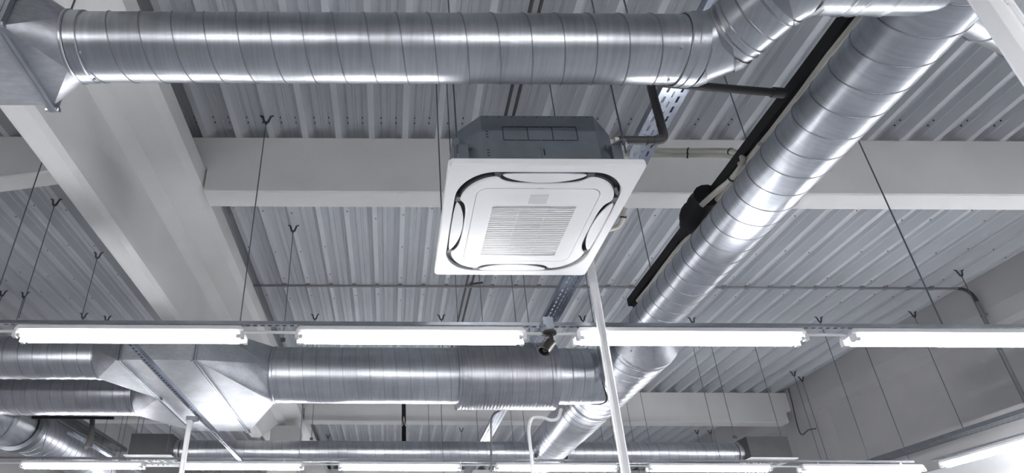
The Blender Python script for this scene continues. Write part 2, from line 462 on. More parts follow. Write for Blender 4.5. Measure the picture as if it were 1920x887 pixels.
# silencer
d5 = thing('duct_silencer', (1.24, YT, hm-.355), 'thicker ribbed silencer sleeve on the middle duct below the security camera', 'duct')
rs = .358; pr = [(0, rm-.01), (.004, rs-.01), (.012, rs+.004), (.024, rs+.004)]
t = .03
while t < .98:
    pr += [(t, rs-.001), (t+.008, rs+.003), (t+.018, rs+.003), (t+.026, rs-.001)]; t += .034
pr += [(1.016, rs), (1.022, rs+.004), (1.034, rs+.004), (1.04, rm-.01)]
b = MB(); b.lathe((.70, YT, hm), (1,0,0), pr, 80, (True, True)); b.build('ribbed_sleeve', 'galv_s', d5, angle=60)
spiral((.72, YT, hm), (1,0,0), 1.0, rs+.002, d5, phase=2.)
b = MB(); b.lathe((.705, YT, hm), (1,0,0), [(0,rs+.002),(0,rs+.008),(.014,rs+.008),(.014,rs+.002)], 80, (False, False)); b.build('end_ring', 'galv', d5)

# --- square plenum with two inlet ducts
hb0, hb1 = 2.045, 2.40; yA, yM, yB = 4.63, 5.62, 6.77
xF1, xF2 = -2.385, -1.72
d6 = thing('square_duct', (-2.05, 5.7, hb0), 'flat wide rectangular sheet metal duct joining two round ducts at the lower left', 'duct')
b = MB(); b.quadbox(xF1, xF2, yA, yB, hb0, hb1); b.build('square_body', 'galv_x', d6, smooth=False)
# stiffening cross-breaks
flange(xF2, yA, yB, hb0, hb1, d6, w=.018, t=.014)
flange(xF1, yA, yM-.012, hb0, hb1, d6, w=.018, t=.014)
flange(xF1, yM+.012, yB, hb0, hb1, d6, w=.018, t=.014)
transition([(xF2+.01,yA,hb0),(xF2+.01,yB,hb0),(xF2+.01,yB,hb1),(xF2+.01,yA,hb1)], (-1.24,YT,hm), (1,0,0), rm, d6)
hA, rA, yAd = 2.24, .207, 5.03
hB, rB, yBd = 2.28, .235, 6.15
transition([(xF1-.02,yA,hb0),(xF1-.02,yM,hb0),(xF1-.02,yM,hb1),(xF1-.02,yA,hb1)], (-2.75,yAd,hA), (-1,0,0), rA, d6)
transition([(xF1-.02,yM,hb0),(xF1-.02,yB,hb0),(xF1-.02,yB,hb1),(xF1-.02,yM,hb1)], (-2.84,yBd,hB), (-1,0,0), rB, d6)
d7 = thing('round_duct', (-4.2, yAd, hA-rA), 'upper of the two round ducts entering from the left edge below the lamps', 'duct')
b = MB(); b.lathe((-5.98, yAd, hA), (1,0,0), [(0,rA),(3.235,rA)], 64, (True, False)); b.build('duct_pipe', 'galv', d7)
spiral((-5.9, yAd, hA), (1,0,0), 3.14, rA, d7, phase=.5); collar((-2.775, yAd, hA), (1,0,0), 0, .02, rA+.002, d7)
d8 = thing('round_duct', (-4.0, yBd, hB-rB), 'lower of the two round ducts entering from the left edge, just beneath its twin', 'duct')
b = MB(); b.lathe((-4.85, yBd, hB), (1,0,0), [(0,rB),(2.02,rB)], 64, (True, False)); b.build('duct_pipe', 'galv_d', d8)
spiral((-4.8, yBd, hB), (1,0,0), 1.92, rB, d8, phase=1.5); collar((-2.86, yBd, hB), (1,0,0), 0, .02, rB+.002, d8)

# --- bottom left elbow duct
hC, rC = 2.30, .302
d9 = thing('elbow_duct', (-4.95, 7.2, hC-rC), 'big duct with a collared elbow in the bottom left corner turning away from us', 'duct')
PC = [(-5.70, 6.18, hC), (-5.16, 6.79, hC), (-5.0, 7.10, hC), (-4.95, 7.45, hC)]
b = MB(); b.sweep(PC, rC, 64, True); b.build('elbow', 'galv', d9, angle=12)
dd = (Vector(PC[1])-Vector(PC[0])).normalized()
b = MB(); b.lathe(Vector(PC[1])-dd*.16, dd, [(0,rC),(.004,rC+.012),(.016,rC+.012),(.02,rC)], 64, (False,False)); b.build('collar', 'galv', d9)
for k in (1, 2):
    a = Vector(PC[k]); dp = (a-Vector(PC[k-1])).normalized(); dn = (Vector(PC[k+1])-a).normalized()
    b = MB(); b.sweep([a-dp*.012, a, a+dn*.012], rC+.008, 64, False); b.build('elbow_seam', 'galv', d9, angle=12)
b = MB(); b.lathe((-4.95,7.34,hC), (0,1,0), [(0,rC),(.02,rC+.05),(.12,rC+.05),(.13,rC)], 64, (False,False)); b.build('flange_ring', 'tray_dark', d9)
b = MB(); b.lathe((-4.95,7.45,hC), (0,1,0), [(0,rC),(2.4,rC)], 64, (False,True)); b.build('duct_pipe', 'galv_y', d9)
spiral((-4.95,7.48,hC), (0,1,0), 2.3, rC, d9, phase=.4)
# far duct with outlet boxes
hF, rF, yF = 2.245, .157, 8.44
def far_run(x0, x1, label, ph):
    t_ = thing('round_duct', ((x0+x1)/2, yF, hF-rF), label, 'duct')
    b = MB(); b.lathe((x0, yF, hF), (1,0,0), [(0,rF),(x1-x0,rF)], 48, (False, False)); b.build('duct_pipe', 'galv_d', t_)
    spiral((x0, yF, hF), (1,0,0), x1-x0, rF, t_, phase=ph, n=28)
far_run(-3.10, 2.12, 'thin far spiral duct near the bottom edge, left of the slanting duct', 0)
far_run(2.61, 5.13, 'thin far spiral duct near the bottom edge, right of the slanting duct', 1.3)
def outlet_box(cx, label, side):
    t_ = thing('swirl_diffuser', (cx, 8.45, 2.09), label, 'air diffuser', 'swirl diffusers on the far duct')
    w = .30
    b = MB()
    b.quadbox(cx-w, cx+w, 8.45-w, 8.45+w, 2.10, 2.42); b.build('plenum_box', 'box', t_, smooth=False)
    b = MB(); b.lathe((cx+side*(w-.002), yF, hF), (side,0,0), [(0,rF+.012),(.05,rF+.004),(.06,rF)], 40, (False,False)); b.build('duct_spigot', 'galv_d', t_)
    b = MB(); b.quadbox(cx-.34, cx+.34, 8.11, 8.79, 2.085, 2.10); b.build('face_plate', 'diff', t_, smooth=False)
    b = MB()
    for rr, nn, L in ((.20, 18, .09), (.09, 10, .05)):
        for k in range(nn):
            a = 2*pi*k/nn + (.1 if rr < .1 else 0)
            p = Vector((cx+rr*cos(a), 8.45+rr*sin(a), 2.0845)); q = Vector((cos(a+.25), sin(a+.25), 0))
            b.bar(p-q*L/2, p+q*L/2, .020, .003)
    b.build('swirl_slots', 'groove', t_, smooth=False)
outlet_box(-3.47, 'grey box with white swirl diffuser plate at the left end of the thin far duct', 1)
outlet_box(5.50, 'grey box with white swirl diffuser plate at the right end of the thin far duct', -1)
# side branch beyond the big duct at top right
dv = Vector((.943, .334, 0))
d10 = thing('round_duct', (3, 1.7, 2.2), 'small branch duct leaving the slanting duct toward the right, behind the white post', 'duct')
o_ = Vector((2.40, 1.515, 2.30)) 
b = MB(); b.lathe(o_, dv, [(-.17,.125),(3.2,.125)], 48, (True, True)); b.build('duct_pipe', 'galv', d10)
for t in (.12, .36, .37): collar(o_, dv, t, t+.012, .125, d10)
spiral(o_+dv*.4, dv, 2.7, .125, d10, phase=.3)

# ------------------------------------------------------------------ perforated channels
def perforated(name, a, c, w, side, m, label, cat, cols, slot, period, holes=None, up=(0,0,1), parent=None, flip=1, shade_lid=False):
    """channel running from a to c, web facing down, upstanding sides; slots cut through the web.
       cols: list of (offset, slot width)"""
    a = Vector(a); c = Vector(c); d = (c-a).normalized(); L = (c-a).length
    s = Vector((0,0,1)).cross(d).normalized() if abs(d.z) < .9 else Vector((1,0,0))
    u = d.cross(s).normalized()
    if u.z < 0: u = -u
    ys = sorted(set([-w/2, w/2] + [o-q/2 for o, q in cols] + [o+q/2 for o, q in cols]))
    solid = []
    for y0, y1 in zip(ys, ys[1:]):
        mid = (y0+y1)/2; solid.append(not any(abs(mid-o) < q/2 for o, q in cols))
    b = MB()
    npd = int(L/period)
    def P(t, y, z=0): return tuple(a + d*t + s*y + u*z)
    for (y0, y1), sl in zip(zip(ys, ys[1:]), solid):
        if sl:
            r = b.ring([P(0,y0),P(L,y0),P(L,y1),P(0,y1)]); b.f.append((r,r+1,r+2,r+3)); b.m.append(0)
        else:
            ci = ys.index(y0); off = (.5*period if (ci//2) % 2 and len(cols) > 1 else 0)
            t = 0.
            e = [0.]
            k = 0
            while True:
                s0 = off + k*period + (period-slot)/2; s1 = s0+slot
                if s1 > L: break
                r = b.ring([P(t,y0),P(s0,y0),P(s0,y1),P(t,y1)]); b.f.append((r,r+1,r+2,r+3)); b.m.append(0)
                t = s1; k += 1
            r = b.ring([P(t,y0),P(L,y0),P(L,y1),P(t,y1)]); b.f.append((r,r+1,r+2,r+3)); b.m.append(0)
    for sg in (-1, 1):
        y = sg*w/2
        r = b.ring([P(0,y),P(L,y),P(L,y,side),P(0,y,side)]); b.f.append((r,r+1,r+2,r+3)); b.m.append(0)
        y2 = sg*(w/2-min(.012, w*.25))
        r = b.ring([P(0,y,side),P(L,y,side),P(L,y2,side),P(0,y2,side)]); b.f.append((r,r+1,r+2,r+3)); b.m.append(0)
    if shade_lid:  # added unseen top that shuts light out, so the slots look dark
        r = b.ring([P(0,-w/2,side),P(L,-w/2,side),P(L,w/2,side),P(0,w/2,side)]); b.f.append((r,r+1,r+2,r+3)); b.m.append(0)
    if parent is not None:
        return b.build(name, m, parent, smooth=False)
    o = b.build(name, m, smooth=False)
    md = o.modifiers.new('sheet', 'SOLIDIFY'); md.thickness = .002; md.offset = 0
    origin(o)
    return tag(o, label, cat)
# main overhead tray
perforated('cable_tray', (1.69, -3, 2.85), (1.69, 12.6, 2.85), .165, .055, 'steel_l',
           'wide perforated metal cable tray running away behind the air conditioner', 'cable tray', [(-.042,.016),(.0,.008),(.042,.016)], .045, .075)
perforated('strut_channel', (-1.790, 3.41, 1.693), (-1.790, 6.92, 1.693), .042, .033, 'steel_l',
           'slotted strut spanning between both lamp rows beneath the square duct at lower left', 'strut', [(0,.014)], .026, .05, shade_lid=True)
perforated('cable_tray', (7.40, -2, 2.17), (7.40, 9.6, 2.17), .20, .05, 'tray_dark',
           'dark perforated cable tray hung along the right wall', 'cable tray', [(-.05,.014),(.05,.014)], .04, .07)
perforated('cable_tray', (-4.93, 7.2, 2.72), (-4.93, 10.3, 2.72), .28, .06, 'tray_dark',
           'dark cable tray above the elbow duct in the bottom left corner', 'cable tray', [(-.07,.014),(.07,.014)], .04, .07)
perforated('strut_channel', (-4.33, 7.55, 2.24), (-4.33, 10.0, 2.24), .08, .03, 'steel_l',
           'short bright slotted strut beside the elbow duct at bottom left', 'strut', [(-.018,.010),(.018,.010)], .03, .045)
# ------------------------------------------------------------------ lighting rows
def rail(name, a, c, label, par_label=None):
    return perforated(name, a, c, .034, .022, 'steel', label, 'strut', [(0,.013)], .026, .048, shade_lid=True)
hR = 1.727
rail('light_rail', (-5.9, 3.345, hR), (6.55, 3.345, hR), 'slotted steel rail carrying the nearer row of fluorescent lamps across the picture')
rail('light_rail', (-5.9, 6.90, hR), (6.35, 6.90, hR), 'slotted steel rail carrying the farther row of lamps along the bottom edge')
rail('light_rail', (6.98, -3.0, hR+.125), (6.98, 7.3, hR+.125), 'slotted steel rail running along the right wall in the bottom right corner')
for yy in (-.25, 10.45, 14.0):
    o = rail('light_rail', (-5.9, yy, hR), (6.35, yy, hR), 'slotted lamp rail outside the view, %s' % {-.25:'overhead of the viewer', 10.45:'beyond the far duct', 14.0:'nearest the back wall'}[yy])

LL = 1.47
def make_fixture():
    t_ = thing('fluorescent_fitting', (0,0,1.60), '', 'lamp', None)
    b = MB()
    w0, w1, z0, z1 = .058, .050, 1.650, 1.696
    p = [(-w1,z0),(w1,z0),(w0,z0+.02),(w0,z1),(-w0,z1),(-w0,z0+.02)]
    r0 = b.ring([(-LL/2+(.02 if z > z0+.02 else 0), y, z) for y, z in p]); r1_ = b.ring([(LL/2-(.02 if z > z0+.02 else 0), y, z) for y, z in p])
    b.bridge(r0, r1_, 6); b.cap(r0, 6, True); b.cap(r1_, 6, False)
    b.build('housing', 'white', t_, smooth=False)
    for x in (-.5, .5):
        b = MB(); b.quadbox(x-.015, x+.015, -.012, .012, z1-.001, 1.728); b.build('mounting_clip', 'steel', t_, smooth=False)
    for y in (-.043, .043):
        b = MB(); b.lathe((-LL/2+.045, y, 1.628), (1,0,0), [(0,.013),(LL-.09,.013)], 12); tb = b.build('tube', 'tube', t_)
        for sx in (-1, 1):
            b = MB(); b.lathe((sx*(LL/2-.046), y, 1.628), (sx,0,0), [(0,.0135),(.022,.0135),(.026,.010)], 12); b.build('tube_cap', 'cap', tb)
            b = MB()
            x0, x1 = sorted((sx*(LL/2-.020), sx*(LL/2+.004)))
            b.quadbox(x0, x1, y-.016, y+.016, 1.612, 1.654); b.build('lamp_holder', 'white', t_, smooth=False)
    return t_
fx = make_fixture()
near = [(-3.50,'just outside the left edge'), (-1.675,'first whole lamp from the left'), (.13,'under the white air conditioner, second from the left'), (1.93,'third from the left, crossed by the white pole'), (3.69,'rightmost, cut by the right edge'), (5.5,'beyond the right edge')]
far = [(-5.55,'left of the first one'), (-3.70,'leftmost, at the bottom left corner'), (-1.78,'second from left, beside the thin white pole'), (.12,'third from the left'), (2.0,'fourth from left, beside the bent white pipe'), (3.84,'fifth, right of the long white pole'), (5.68,'last before the right wall row')]
first = True
def place(x, y, label, group, rot=0):
    global first
    if first: o = fx; first = False; o.location = (x, y, 1.60+EYE); o['label'] = label
    else: o = copy_tree(fx, (x, y, 1.60+EYE), label)
    o['group'] = group; o.rotation_euler = (0,0,rot)
    return o
for x, s in near: place(x, 3.345, 'lit fluorescent lamp in the nearer row, '+s, 'lamps of the nearer row')
for x, s in far: place(x, 6.90, 'lit fluorescent lamp in the bottom edge row, '+s, 'lamps of the farther row')
for y, s in ((6.45,'farthest, seen in the bottom right corner'), (4.65,'next one toward the viewer, outside the frame'), (2.85,'third, outside the frame'), (1.05,'fourth, outside the frame')):
    place(6.98, y, 'lit fluorescent lamp along the right wall, '+s, 'lamps along the right wall', pi/2).location.z += .125
for yy, s in ((-.25,'lamp row overhead of the viewer, outside the frame'), (10.45,'lamp row beyond the far duct, outside the frame'), (14.0,'lamp row by the back wall, outside the frame')):
    for x in (-4.6, -2.75, -.9, .95, 2.8, 4.65): place(x, yy, 'lit fluorescent lamp of the '+s, s)
# thin white conduits joining the lamps
for yy, x0, x1, s in ((3.345,-5.9,6.5,'thin white conduit linking the lamps of the nearer row'), (6.90,-5.9,6.35,'thin white conduit linking the lamps of the farther row')):
    b = MB()
    b.lathe((x0, yy, 1.676), (1,0,0), [(0,.010),(x1-x0,.010)], 10)
    tag(origin(b.build('conduit', 'white')), s, 'conduit')

# ------------------------------------------------------------------ air conditioner cassette
AX, AY, AZ = .750, 2.60, 1.958
ac = thing('cassette_air_conditioner', (AX, AY, AZ), 'square white ceiling cassette air conditioner with dark grooves and slatted grille, hanging centrally', 'air conditioner')
SY = 1.03
def rr_pt(a, hw, rad):
    """point of a rounded square (half width hw, corner radius rad) in direction a"""
    ca, sa = cos(a), sin(a)
    t = hw/max(abs(ca), abs(sa))
    x, y = ca*t, sa*t
    k = hw-rad
    if abs(x) > k and abs(y) > k:
        cx, cy = math.copysign(k, x), math.copysign(k, y)
        B = ca*cx+sa*cy; Cc = cx*cx+cy*cy-rad*rad
        t = B+math.sqrt(max(0, B*B-Cc)); x, y = ca*t, sa*t
    return x, y
NA = 240
A_ = [2*pi*(i+.5)/NA for i in range(NA)]
def loop(fn, z): return [(AX+x, AY+y*SY, AZ+z) for x, y in (fn(a) for a in A_)]
def scal(fn, k): return lambda a: tuple(q*k for q in fn(a))
outer = lambda a: rr_pt(a, .475, .016)
g_out = lambda a: rr_pt(a, .422, .188)
def g_in(a):      # centre panel outline, dented where the four flaps sit
    x, y = rr_pt(a, .394, .176)
    m = min(abs(x), abs(y)); 
    q = max(0., 1-(m/.225)**2)
    s = (1-math.exp(-3.2*q))*.046 if m < .225 else 0
    if abs(x) > abs(y): x -= math.copysign(s, x)
    else: y -= math.copysign(s, y)
    return x, y
b = MB()
R_ = [b.ring(loop(scal(outer,.985), .045)), b.ring(loop(outer, .036)), b.ring(loop(outer, .008)), b.ring(loop(scal(outer, .990), 0)), b.ring(loop(scal(g_out, 1.012), 0)), b.ring(loop(g_out, .004)), b.ring(loop(g_out, .03))]
for p, q in zip(R_, R_[1:]): b.bridge(p, q, NA)
b.build('frame_panel', 'white_pl', ac, angle=28)
b = MB(); r0 = b.ring(loop(g_out, .028)); r1_ = b.ring(loop(lambda a: rr_pt(a, .30, .1), .028)); b.bridge(r0, r1_, NA); b.build('air_outlet', 'groove', ac)
# grey rubbery rim around the centre panel and four corner blocks in the groove
b = MB(); r0 = b.ring(loop(scal(g_in, 1.012), .012)); r1_ = b.ring(loop(scal(g_in, 1.0), .0045)); r2_ = b.ring(loop(scal(g_in, 1.012), .03)); b.bridge(r2_, r0, NA); b.bridge(r0, r1_, NA); b.build('rim', 'groove_g', ac)
# centre panel with slatted opening
GX0, GX1, GY0, GY1 = -.218, .222, -.176, .250
def hole(a):
    ca, sa = cos(a), sin(a); cx, cy = (GX0+GX1)/2, (GY0+GY1)/2; hx, hy = (GX1-GX0)/2, (GY1-GY0)/2
    t = min(hx/max(1e-6,abs(ca)), hy/max(1e-6,abs(sa))); return cx+ca*t, cy+sa*t
def inner_line(a): return rr_pt(a, .315, .055)
b = MB()
R_ = [b.ring(loop(g_in, .012)), b.ring(loop(g_in, .001)), b.ring(loop(scal(g_in,.985), -.003)), b.ring(loop(scal(inner_line, 1.004), -.003)), b.ring(loop(scal(inner_line,1.003), .001))]
for p, q in zip(R_, R_[1:]): b.bridge(p, q, NA)
b.build('centre_panel', 'white_pl', ac, angle=28)
b = MB(); r0 = b.ring(loop(scal(inner_line,1.004), .0012)); r1_ = b.ring(loop(scal(inner_line,.990), .0012)); b.bridge(r0, r1_, NA); b.build('panel_joint', 'line', ac)
b = MB()
R_ = [b.ring(loop(scal(inner_line,.996), .001)), b.ring(loop(scal(inner_line,.995), -.0035)), b.ring(loop(hole, -.0035)), b.ring(loop(hole, .02))]
for p, q in zip(R_, R_[1:]): b.bridge(p, q, NA)
b.build('grille_panel', 'white_pl', ac, angle=28)
NS = 26
for k in range(NS+1):
    y = GY0 + (GY1-GY0)*k/NS
    b = MB(); yy = AY+y*SY; z = AZ-.0035
    hw = .0050
    v = b.ring([(AX+GX0, yy-hw, z), (AX+GX0, yy+hw, z), (AX+GX0, yy+hw-.001, z+.008), (AX+GX0, yy-hw+.001, z+.008)])
    w_ = b.ring([(AX+GX1, yy-hw, z), (AX+GX1, yy+hw, z), (AX+GX1, yy+hw-.001, z+.008), (AX+GX1, yy-hw+.001, z+.008)])
    b.bridge(v, w_, 4); b.cap(v, 4, True); b.cap(w_, 4)
    b.build('grille_slat', 'white_pl', ac, smooth=False)
b = MB()
for x in (GX0+.147, GX0+.293): b.quadbox(AX+x-.003, AX+x+.003, AY+GY0*SY, AY+GY1*SY, AZ-.001, AZ+.012)
b.build('grille_rib', 'white_pl', ac, smooth=False)
b = MB(); b.quadbox(AX-.30, AX+.30, AY-.30, AY+.33, AZ+.021, AZ+.024); b.build('filter', 'grille_in', ac, smooth=False)  # flat dark sheet, its colour stands in for the shaded cavity behind the slats
# flaps
def flap(k):
    n = 28; b = MB(); L = .205
    def P(t, o, z):
        x, y = t, o
        for _ in range(k): x, y = -y, x
        return (AX+x, AY+y*SY, AZ+z)
    top = []; bot = []
    for i in range(n+1):
        t = -L + 2*L*i/n; q = 1-(t/L)**2
        outr = -.417+ .010*(1-max(q,0)**.5); inn = outr + .003 + .060*(max(q, 0)**.72)
        top.append((t, outr)); bot.append((t, inn))
    pts = top+bot[::-1]
    a = b.ring([P(t, o, -.001) for t, o in pts]); c = b.ring([P(t, o, .008) for t, o in pts])
    for i in range(n):
        b.f.append((a+i, a+i+1, a+2*n-i, a+2*n+1-i)); b.m.append(0)
    b.bridge(a, c, len(pts))
    b.build('air_flap', 'white_flap', ac, angle=28)
    for sg in (-1, 1):
        b = MB(); ts = (sg*.208, sg*.245)
        v = [P(t, o, z) for z in (.003, .03) for t, o in ((min(ts), -.417), (max(ts), -.414), (max(ts)-.004, -.386), (min(ts)+.004, -.388))]
        r = b.ring(v); b.f += [(r,r+1,r+2,r+3),(r+4,r+5,r+6,r+7)]; b.m += [0,0]; b.bridge(r, r+4, 4)
        b.build('groove_block', 'groove_g', ac, smooth=False)
for k in range(4): flap(k)
b = MB(); b.quadbox(AX-.037, AX+.055, AY-.268*SY, AY-.203*SY, AZ-.0052, AZ-.003); b.build('receiver_window', 'window', ac, smooth=False)
for dx in (-.008, .012):
    b = MB(); b.lathe((AX+dx, AY-.315*SY, AZ-.002), (0,0,-1), [(0,.006),(.002,.006)], 12); b.build('indicator_dot', 'window', ac)
b = MB(); b.bar((AX+.372, AY-.335, AZ-.003), (AX+.402, AY-.285, AZ-.003), .014, .006); b.build('sensor_eye', 'groove_g', ac, smooth=False)
# neck and casing
def octo(hx, hy, c, z): 
    return [(AX-hx+c,AY-hy,AZ+z),(AX+hx-c,AY-hy,AZ+z),(AX+hx,AY-hy+c,AZ+z),(AX+hx,AY+hy-c,AZ+z),(AX+hx-c,AY+hy,AZ+z),(AX-hx+c,AY+hy,AZ+z),(AX-hx,AY+hy-c,AZ+z),(AX-hx,AY-hy+c,AZ+z)]
b = MB(); r0 = b.ring(octo(.44,.44,.1,.04)); r1_ = b.ring(octo(.40,.40,.09,.085)); b.bridge(r0, r1_, 8); b.cap(r0,8,True); b.cap(r1_,8); b.build('neck', 'white_pl', ac, smooth=False)
b = MB(); r0 = b.ring(octo(.425,.425,.128,.086)); r1_ = b.ring(octo(.425,.425,.128,.092)); b.bridge(r0, r1_, 8); b.cap(r0,8,True); b.cap(r1_,8); b.build('gasket', 'black', ac, smooth=False)
b = MB(); r0 = b.ring(octo(.42,.42,.130,.092)); r1_ = b.ring(octo(.42,.42,.130,.392)); b.bridge(r0, r1_, 8); b.cap(r0,8,True); b.cap(r1_,8)
yf = AY-.4205
def dash(x0, z0, x1, z1, n=4):
    for i in range(n):
        t0 = (i+.06)/n; t1 = (i+.94)/n
        xa, xb2 = x0+(x1-x0)*t0, x0+(x1-x0)*t1; zz0, zz1 = z0+(z1-z0)*t0, z0+(z1-z0)*t1
        b.quadbox(min(xa,xb2)-.0018, max(xa,xb2)+.0018, yf-.001, yf+.002, min(zz0,zz1)-.0018, max(zz0,zz1)+.0018, 1)
zt, zb2 = AZ+.315, AZ+.225; xs = [AX-.183, AX-.058, AX+.068, AX+.192]
for p, q in zip(xs, xs[1:]): dash(p, zt, q, zt, 2); dash(p, zb2, q, zb2, 2)
for p in xs: dash(p, zt, p, zb2, 3)
for i in range(9): b.lathe((AX-.26+.065*i, yf+.001, AZ+.383-.0*(i%2)), (0,-1,0), [(0,.003),(.002,.003)], 6, mi=1)
for i in range(6):
    b.quadbox(AX-.272, AX-.258, yf-.001, yf+.001, AZ+.12+i*.018 + (.07 if i > 2 else 0), AZ+.124+i*.018+(.07 if i > 2 else 0), 1)
b.build('casing', ['casing', 'groove'], ac, smooth=False)
b = MB(); b.quadbox(AX-.0, AX+.028, yf-.006, yf-.001, AZ+.04, AZ+.172); b.quadbox(AX+.008, AX+.014, yf-.0075, yf-.006, AZ+.12, AZ+.16, 1); b.build('hook_strap', ['casing','groove'], ac, smooth=False)
corners = [(-1,-1),(1,-1),(1,1),(-1,1)]
for sx, sy in corners:
    cx, cy = AX+sx*.375, AY+sy*.375
    b = MB()
    b.bar((cx-sx*.03, cy-sy*.03, AZ+.215), (cx+sx*.045, cy+sy*.045, AZ+.215), .055, .006)
    b.bar((cx+sx*.012, cy+sy*.012, AZ+.05), (cx+sx*.012, cy+sy*.012, AZ+.215), .035, .05)
    b.quadbox(cx-.03, cx+.03, cy-.012, cy+.012, AZ+.205, AZ+.235)
    mb_ = b.build('mounting_bracket', 'casing', ac, smooth=False)
    b = MB(); b.lathe((cx+sx*.045, cy+sy*.045, AZ+.19), (0,0,1), [(0,.009),(.012,.009),(.012,.016),(.018,.016),(.03,.016),(.03,.010),(.04,.010)], 8); b.build('nut', 'steel', mb_)
b = MB(); b.lathe((AX-.10, AY-.36, AZ+.40), (-.5,0,.6), [(0,.013),(.05,.013)], 12); b.build('cable_gland', 'pipe_grey', ac)
# small electrical box on the right side
b = MB(); b.quadbox(AX+.42, AX+.47, AY-.30, AY-.2, AZ+.13, AZ+.22); b.build('cable_cover', 'black', ac, smooth=False)

# ------------------------------------------------------------------ hanging rods
def rod(top, bot, label, bracket=True, r=.0045, foot=None, group=None):
    t_ = thing('hanging_rod', bot, label, 'rod', group)
    x, y, z1 = top; z0 = bot[2]
    b = MB(); b.lathe((x,y,z0), (0,0,1), [(0,r),(z1-z0,r)], 8); b.build('rod', 'rod', t_)
    if bracket:
        b = MB()
        z = z1
        for sg in (-1, 1):
            b.bar((x+sg*.014, y, z-.014), (x+sg*.036, y, z+.062), .020, .005, up=(0,1,0))
            b.bar((x+sg*.026, y, z+.056), (x+sg*.060, y, z+.068), .012, .008, up=(0,1,0))
        b.quadbox(x-.014, x+.014, y-.011, y+.011, z-.018, z-.006)
        bk_ = b.build('bracket', 'bracket', t_, smooth=False)
        b = MB(); b.lathe((x,y,z-.034), (0,0,1), [(0,.009),(.012,.009)], 6); b.build('nut', 'bracket', bk_)
    if foot:
        b = MB(); b.quadbox(x-.022, x+.022, y-.016, y+.016, z0-.006, z0+.028); b.build('clamp', 'bracket', t_, smooth=False)
    return t_
def snap(x):
    k = round((x-X0)/PIT); s = X0+k*PIT
    return s if abs(s-x) < .075 else x
def deckrod(tx, ty, by, label, **k):
    p = at(tx, ty, h=3.90); x = snap(p.x)
    # bottom height from its pixel row
    e = TH + atan((PY-by)/F)
    hbot = p.y*tan(e)
    return rod((x, p.y, 3.90), (x, p.y, max(hbot, 1.3)), label, **k)
deckrod(499,228,603,'long thin rod with forked clip passing the main girder, near the beam end')
deckrod(548,432,640,'rod with forked clip dropping to the start of the middle duct', foot=True)
deckrod(109,225,610,'long rod emerging from behind the girder near the left edge', r=.0045)
deckrod(105,383,600,'rod with forked clip left of the girder, right of the longest left rod')
deckrod(187,482,597,'short rod with forked clip close beside the girder left flank')
deckrod(4,553,612,'small rod with clip at the extreme left above the lamp rail')
deckrod(45,556,612,'small rod with clip near the left edge above the leftmost lamp')
deckrod(154,595,700,'left one of two forked clips just above the rail over the leftmost lamp')
deckrod(191,600,690,'right one of two forked clips just above the rail over the leftmost lamp')
deckrod(588,597,690,'forked clip rod above the rail right of the girder foot')
deckrod(820,598,690,'forked clip rod above the rail below the lower left corner of the air conditioner')
deckrod(1093,600,690,'forked clip rod above the rail between camera and white pole')
deckrod(1292,603,650,'forked clip rod above the rail right of the slanting duct')
deckrod(1529,602,868,'long rod from a forked clip in the gap between third and fourth lamps')
deckrod(1708,592,807,'long rod from a forked clip to the dark wall tray, near the fourth near lamp')
deckrod(1797,515,766,'long rod from a forked clip beside the bent deck conduit near the right wall')
deckrod(1488,703,868,'left one of two close rods in the far right corner')
deckrod(1500,713,868,'right one of two close rods in the far right corner')
deckrod(1313,812,840,'tiny forked clip rod in the far bay above the right diffuser, left one')
deckrod(1334,812,840,'tiny forked clip rod in the far bay above the right diffuser, right one')
deckrod(615,820,850,'tiny forked clip rod in the far bay under the middle duct, left')
deckrod(861,808,850,'tiny forked clip rod in the far bay under the silencer')
# rods carrying the cassette
for (sx, sy), s in zip(corners, ('front left','front right','rear right','rear left')):
    x, y = AX+sx*(.375+.045), AY+sy*(.375+.045)
    rod((x, y, 3.90), (x, y, AZ+.14), 'rod carrying the %s corner of the white air conditioner' % s)
# others: pixel line, chosen supported depth
def freerod(px, py, Y, htop, hbot, label, **k):
    p = at(px, py, Y=Y); return rod((p.x, Y, htop), (p.x, Y, hbot), label, bracket=False, **k)
freerod(840,200,3.3,3.95,3.0,'thin rod left of the air conditioner casing, crossing the beam face')
freerod(1030,185,3.7,3.95,3.25,'thin rod standing above the middle of the air conditioner casing')
freerod(1173,12,2.0,3.95,2.90,'thin rod above the top duct carrying the perforated tray')
freerod(1385,220,3.25,3.95,2.62,'thin rod between top duct elbow and the black trunking joint')
freerod(1209,455,4.35,3.95,2.63,'thin rod dropping to the black trunking below the beam')
freerod(1640,330,3.36,3.95,1.75,'long thin rod crossing the beam right of the slanting duct, down to the rail')
freerod(962,550,5.6,3.95,2.66,'first thin rod below the air conditioner, right of its centre')
freerod(985,550,6.0,3.95,2.66,'second thin rod below the air conditioner, right of its centre')
freerod(1104,550,5.2,3.95,2.2,'thin rod below the lower right corner of the air conditioner beside the white pole')
freerod(856,560,6.2,3.95,2.6,'thin rod below the lower left corner of the air conditioner')
freerod(901,550,5.7,3.95,2.7,'thin rod below the air conditioner holding the silencer')
freerod(1661,750,7.65,3.95,1.7,'long thin rod beneath the fourth near lamp, in front of the wall panel')
freerod(1325,755,8.0,3.95,1.72,'long rod under the third near lamp, left one')
freerod(1356,735,8.15,3.95,2.40,'long rod under the third near lamp ending on the right diffuser box', foot=True)
freerod(1430,700,8.3,3.95,2.42,'rod right of the third near lamp crossing the far beam')
freerod(1131,830,9.9,3.95,2.1,'thin far rod right of the slanting duct, first')
freerod(1149,815,10.1,3.95,2.3,'thin far rod right of the slanting duct, second')
freerod(1185,812,10.2,3.95,2.3,'thin far rod right of the slanting duct, third')
